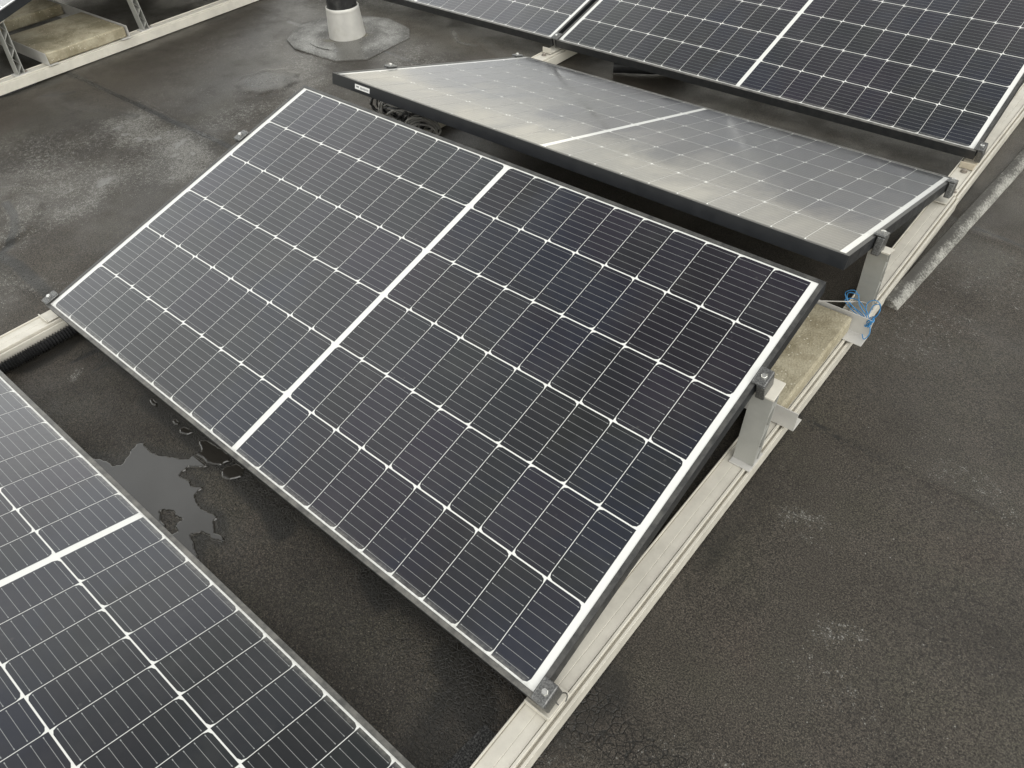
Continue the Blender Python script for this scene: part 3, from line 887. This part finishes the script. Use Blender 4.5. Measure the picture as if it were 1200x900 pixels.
# ------------------------------------------------------------------ ballast trays and slabs
def angle(y, up_dir, x0, x1, label, T=None, zt=.004):
    """L profile lying across the rails: upright web with a foot turned under the slab"""
    m = MB()
    z0 = ZR + .002
    if up_dir > 0: P = [(y, z0), (y + .045, z0), (y + .045, z0 + .0025), (y + .0025, z0 + .0025), (y + .0025, zt), (y, zt)]
    else: P = [(y, z0), (y, zt), (y - .0025, zt), (y - .0025, z0 + .0025), (y - .045, z0 + .0025), (y - .045, z0)]
    m.prism_x(P, x0, x1, 0, T)
    return tag(m.build('ballast_tray', M['alu2'], None, bevel=.0005, seg=1), label, 'tray profile', 'angle profiles that hold the ballast slabs')
angle(.873, 1, -.10, 1.816, 'angle profile ending beside the post under the middle panel')
angle(1.290, -1, -.10, 1.824, 'angle profile with the blue wire knotted to its end')
angle(.893, 1, -1.9, .018, 'angle profile on the near side of the neighbouring slab', T=TL)
angle(1.312, -1, -1.9, .022, 'angle profile on the far side of the neighbouring slab', T=TL)

def slab(x0, x1, y0, y1, z0, z1, label, T=None, seed=0):
    bm = bmesh.new()
    bmesh.ops.create_grid(bm, x_segments=1, y_segments=1, size=.5); bm.free()
    m = MB(); m.box(x0, x1, y0, y1, z0, z1)
    o = m.build('concrete_slab', M['conc'], None, bevel=.006, seg=2)
    bm = bmesh.new(); bm.from_mesh(o.data)
    bmesh.ops.subdivide_edges(bm, edges=[e for e in bm.edges if e.calc_length() > .05], cuts=14, use_grid_fill=True)
    for v in bm.verts:
        d = mnoise.noise_vector((v.co + Vector((seed, 0, 0))) * 18) * .0016
        v.co += d
    bm.to_mesh(o.data); bm.free()
    if T: o.data.transform(T)
    return tag(o, label, 'concrete slab', 'concrete ballast slabs in the trays')
zs = ZR + .005
slab(1.378, 1.776, .880, 1.281, zs, zs + .048, 'yellowish concrete slab half under the middle panel')
slab(-.39, .008, .900, 1.304, zs, zs + .050, 'mossy concrete slab at the top left fully in view', T=TL, seed=3)
slab(-1.02, -.60, .900, 1.304, zs, zs + .050, 'concrete slab half hidden under the neighbouring panel', T=TL, seed=7)

# ------------------------------------------------------------------ conduit, hose, cables
path = smoothpath([(.034, -.9, ZG + .018), (.036, -.3, ZG + .018), (.035, -.05, ZG + .018), (.032, .2, ZG + .018), (.04, .6, ZG + .018), (.06, .85, ZG + .018)], 56)
P_ = []; Rr = []
acc = 0
for i, p in enumerate(path):
    if i: acc += (p - path[i - 1]).length
    P_.append(p); Rr.append(.0145 + .0030 * (1 if (i % 2) else -1))
c = MB(); c.tube(P_, Rr, 14)
tag(c.build('corrugated_conduit', M['black'], smooth=False), 'black corrugated conduit lying along the left rail', 'conduit')

path = smoothpath([(.27, 2.40, ZG + .032), (.30, 2.42, ZG + .032), (.36, 2.45, ZG + .032), (.45, 2.52, ZG + .03), (.5, 2.7, ZG + .03)], 20)
c = MB(); c.tube(path, .030, 18)
tag(c.build('black_hose', M['black'], smooth=True), 'thick black hose end under the back row panel', 'hose')

rng = random.Random(11)
c = MB()
def coil(cx, cy, cz, rx, ry, rz_, n, r, ax, mi=0):
    for k in range(n):
        ph = rng.uniform(-.5, .5); j = lambda a: rng.uniform(-a, a)
        A = Vector((cx + j(.03), cy + j(.02), cz + j(.012))); s1 = rng.uniform(.8, 1.1)
        e1 = Vector(ax).normalized(); e2 = Vector((j(.3), j(.5), 1)).normalized(); e2 = (e2 - e1 * e2.dot(e1)).normalized()
        e1 = (e1 + Vector((j(.15), j(.15), j(.1)))).normalized()
        pts = [A + e1 * rx * s1 * math.cos(t) + e2 * rz_ * s1 * math.sin(t) + Vector((0, j(.003), 0)) for t in [x * 2 * math.pi / 26 for x in range(26)]]
        c.tube(smoothpath(pts, 2, True), r, 6, mi, True)
coil(.13, 1.30, .092, .105, .05, .026, 7, .0036, (1, .1, -.14))
coil(.03, 1.31, .098, .038, .05, .036, 6, .0034, (.6, .8, -.05))
coil(.20, 1.29, .080, .050, .05, .034, 5, .0036, (.75, .6, -.1))
coil(.23, 1.28, .078, .050, .05, .032, 6, .0038, (.8, .5, -.1), 1)
coil(.14, 1.29, .088, .09, .05, .030, 5, .0038, (.95, .2, -.14), 1)
coil(.06, 1.30, .096, .05, .05, .038, 3, .0036, (.7, .7, -.1), 1)
o = c.build('cable_coil', [M['cable'], M['grey']], smooth=True)
tag(o, 'bundle of coiled black and grey cables under the pale panel', 'cable bundle')

g = MB(); g.tube(smoothpath([(1.55, 1.05, .10), (1.66, 1.12, .10), (1.74, 1.26, .045), (1.772, 1.352, .0), (1.782, 1.37, -.02)], 12), .0016, 6)
tag(g.build('thin_cable', M['grey']), 'thin grey cable sagging to the post with the blue wire', 'cable')

b_ = MB()
k0 = Vector((1.815, 1.296, -.008))
loops = [
    [(0, 0, 0), (-.03, .015, .012), (-.078, .03, .03), (-.098, .035, .075), (-.075, .035, .105), (-.06, .03, .085), (-.045, .02, .05), (-.01, .005, .02)],
    [(0, 0, 0), (-.012, .01, .03), (-.022, .02, .075), (-.006, .025, .098), (.016, .02, .088), (.018, .012, .045), (.006, .004, .01)],
    [(0, 0, .004), (.012, .01, .03), (.02, .018, .06), (.012, .022, .085), (-.002, .02, .07), (-.004, .01, .03)],
    [(-.002, 0, .002), (-.04, .012, .016), (-.085, .026, .05), (-.088, .03, .085), (-.055, .03, .095)],
    [(.004, 0, 0), (-.05, .01, .008), (-.09, .028, .040), (-.06, .035, .056), (-.02, .015, .045), (.0, .004, .012)],
]
for lp in loops:
    pts = [k0 + Vector((p[0] * .80 - .006, p[1] * .8, p[2] * .50)) + mnoise.noise_vector(Vector(p) * 40) * .004 for p in lp]
    b_.tube(smoothpath(pts, 10), .0012, 6)
for k in range(5):      # tight windings of the knot
    a0 = rng.uniform(0, 6)
    pts = [k0 + Vector((.007 * math.cos(a0 + q * .55) + rng.uniform(-.003, .003), -.003 + .008 * math.sin(a0 + q * .55), .002 + .012 * math.sin(q * .8 + a0) + rng.uniform(-.004, .004))) for q in range(14)]
    b_.tube(smoothpath(pts, 4), .0013, 6)
b_.tube(smoothpath([k0, k0 + Vector((.012, -.02, -.02)), k0 + Vector((.006, -.03, -.035)), k0 + Vector((-.004, -.02, -.03))], 8), .0013, 6)
tag(b_.build('blue_wire', M['blue'], smooth=True), 'tangle of thin blue wire knotted round the tray end', 'wire')

# ------------------------------------------------------------------ vent pipe
vp = thing('vent_pipe', 'black vent pipe with white collar standing on the roof', 'vent pipe', (-1.055, 2.015, ZG))
m = MB(); m.lathe([(.072, .10), (.072, .9)], (0, 0, 0), 48)
m.build('pipe', M['pipe'], vp, smooth=True)
m = MB(); m.lathe([(.091, .006), (.0915, .010), (.089, .022)] + [(.089 - .009 * k / 36 + (.0005 if k % 2 else -.0004), .022 + .116 * k / 36) for k in range(1, 36)] + [(.080, .140), (.0795, .150), (.0775, .153), (.0745, .150), (.0745, .13)], (0, 0, 0), 48, cap=False)
m.build('collar', M['collar'], vp, smooth=True)
FL = [(-1.285, 1.813), (-1.162, 1.764), (-.865, 1.777), (-.758, 1.873), (-.779, 2.175), (-.87, 2.264), (-1.07, 2.304), (-1.291, 2.235), (-1.378, 2.104), (-1.383, 1.955)]
m = MB(); n0 = len(FL)
c0 = (-1.055, 2.015)
def ringp(f, z, wob=0):
    out = []
    for i in range(n0 * 6):
        a = FL[i // 6]; b2 = FL[(i // 6 + 1) % n0]; t = (i % 6) / 6
        x, y = a[0] + (b2[0] - a[0]) * t, a[1] + (b2[1] - a[1]) * t
        dx, dy = x - c0[0], y - c0[1]
        if f <= .5:
            r = math.hypot(dx, dy); tgt = f * .42; dx, dy = dx / r * tgt, dy / r * tgt
            out.append((dx, dy, z))
        else:
            g_ = 1 - (1 - f); out.append((dx * f, dy * f, z + .0012 * mnoise.noise(Vector((x * 12, y * 12, 0)))))
    return out
rings = [ringp(1.0, .0015), ringp(.996, .0065), ringp(.85, .007), ringp(.72, .009), ringp(.45, .013), ringp(.33, .016), ringp(.21, .014), ringp(.1, .012)]
vs = [p for r_ in rings for p in r_]; k6 = n0 * 6; fs = []
for i in range(len(rings) - 1):
    for k in range(k6):
        fs.append((i * k6 + k, i * k6 + (k + 1) % k6, (i + 1) * k6 + (k + 1) % k6, (i + 1) * k6 + k))
fs.append(tuple(range((len(rings) - 1) * k6, len(rings) * k6)))
m.add(vs, fs); m.build('flashing_sheet', M['flash'], vp, smooth=True)

# ------------------------------------------------------------------ speckled batten beside the rail
a, b2 = Vector((1.812, 1.515, 0)), Vector((1.885, 2.72, 0))
ln = (b2 - a).length; ang = math.atan2(-(b2.x - a.x), b2.y - a.y)
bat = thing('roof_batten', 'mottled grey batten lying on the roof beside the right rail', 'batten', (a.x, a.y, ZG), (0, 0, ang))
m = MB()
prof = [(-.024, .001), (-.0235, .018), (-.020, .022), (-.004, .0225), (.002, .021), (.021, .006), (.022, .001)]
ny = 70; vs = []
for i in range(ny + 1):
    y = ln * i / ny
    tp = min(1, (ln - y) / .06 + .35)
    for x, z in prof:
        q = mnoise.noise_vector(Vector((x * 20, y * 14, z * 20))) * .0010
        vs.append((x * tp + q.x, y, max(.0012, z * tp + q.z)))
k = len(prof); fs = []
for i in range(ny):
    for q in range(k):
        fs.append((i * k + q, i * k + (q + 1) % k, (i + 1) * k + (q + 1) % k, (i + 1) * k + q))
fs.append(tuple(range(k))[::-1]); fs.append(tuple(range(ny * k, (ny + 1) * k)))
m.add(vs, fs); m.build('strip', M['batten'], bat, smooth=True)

# ------------------------------------------------------------------ camera
cam = bpy.data.cameras.new('camera'); co = bpy.data.objects.new('camera', cam); COL.objects.link(co)
cam.sensor_fit = 'HORIZONTAL'; cam.sensor_width = 36; cam.lens = 879.4653 / 1200 * 36
co.location = (2.1004, -.3883, 1.2667); co.rotation_euler = (.7896, .0415, .6976)
cam.clip_start = .02; cam.clip_end = 1000
S.camera = co

# ------------------------------------------------------------------ daylight: overcast
SUN_EL, SUN_AZ = rad(60), rad(110)      # azimuth measured from +y towards +x
w = bpy.data.worlds.new('World'); S.world = w; w.use_nodes = True
nt = w.node_tree; nt.nodes.clear(); N = NT(nt)
out = N.n('ShaderNodeOutputWorld'); bg = N.n('ShaderNodeBackground')
sky = N.n('ShaderNodeTexSky', sky_type='NISHITA')
sky.sun_disc = False; sky.sun_elevation = SUN_EL; sky.sun_rotation = SUN_AZ
sky.air_density = 1.0; sky.dust_density = 1.0; sky.ozone_density = 1.0
hs = N.n('ShaderNodeHueSaturation'); hs.inputs['Saturation'].default_value = .06
N.link(sky.outputs[0], hs.inputs['Color'])
tc = N.n('ShaderNodeTexCoord').outputs['Generated']
cl = N.ramp(N.noise(N.scale(tc, (1, 1, 2.2)), 2.4, 6, .6, .3), .32, .70, .72, 1.22, False)
mx = N.n('ShaderNodeVectorMath', operation='SCALE'); N.link(hs.outputs[0], mx.inputs[0]); N.link(cl, mx.inputs['Scale'])
sz = N.n('ShaderNodeSeparateXYZ'); N.link(tc, sz.inputs[0])
# thick cloud overhead, brighter bands lower down
band = N.ramp(sz.outputs[2], .62, .97, 1.0, .42)
m2 = N.n('ShaderNodeVectorMath', operation='SCALE'); N.link(mx.outputs[0], m2.inputs[0]); N.link(band, m2.inputs['Scale'])
m3 = N.n('ShaderNodeVectorMath', operation='MULTIPLY'); N.link(m2.outputs[0], m3.inputs[0]); m3.inputs[1].default_value = (1.01, 1.0, .965)
def sky_spot(acc, direction, inner, outer, gain):
    # soft dark or bright spot added to the unseen sky to shape reflections
    dp = N.n('ShaderNodeVectorMath', operation='DOT_PRODUCT'); N.link(tc, dp.inputs[0])
    dp.inputs[1].default_value = Vector(direction).normalized()
    wob = N.math('MULTIPLY', N.math('SUBTRACT', N.noise(tc, 5, 6, .65), .5), .12)
    f = N.ramp(N.math('ADD', dp.outputs['Value'], wob), math.cos(rad(outer)), math.cos(rad(inner)), 1.0, gain)
    q = N.n('ShaderNodeVectorMath', operation='SCALE'); N.link(acc, q.inputs[0]); N.link(f, q.inputs['Scale'])
    return q.outputs[0]
col = sky_spot(m3.outputs[0], (-.26, .40, .88), 12, 27, .22)
col = sky_spot(col, (.10, .66, .74), 8, 14, .35)
col = sky_spot(col, (-.80, .26, .55), 12, 38, 1.75)
hz = N.ramp(sz.outputs[2], .40, .62, 1.42, 1.0)
q = N.n('ShaderNodeVectorMath', operation='SCALE'); N.link(col, q.inputs[0]); N.link(hz, q.inputs['Scale'])
warm = N.mix(N.ramp(sz.outputs[2], .05, .4), (.89, .855, .755), (.985, 1.0, 1.0))
q2 = N.n('ShaderNodeVectorMath', operation='MULTIPLY'); N.link(q.outputs[0], q2.inputs[0]); N.link(warm, q2.inputs[1])
N.link(q2.outputs[0], bg.inputs['Color']); bg.inputs['Strength'].default_value = .13
N.link(bg.outputs[0], out.inputs[0])
sl = bpy.data.lights.new('sun', 'SUN'); so = bpy.data.objects.new('sun', sl); COL.objects.link(so)
sl.energy = .7; sl.angle = rad(70); sl.color = (1, .97, .92)
d = Vector((math.sin(SUN_AZ) * math.cos(SUN_EL), math.cos(SUN_AZ) * math.cos(SUN_EL), math.sin(SUN_EL)))
so.rotation_euler = d.to_track_quat('Z', 'Y').to_euler(); so.location = d * 20

vs_ = S.view_settings
vs_.view_transform = 'Standard'; vs_.look = 'None'; vs_.exposure = 1.05; vs_.gamma = 1; vs_.use_curve_mapping = False
S.render.engine = 'CYCLES'
S.cycles.use_denoising = True
S.cycles.max_bounces = 6
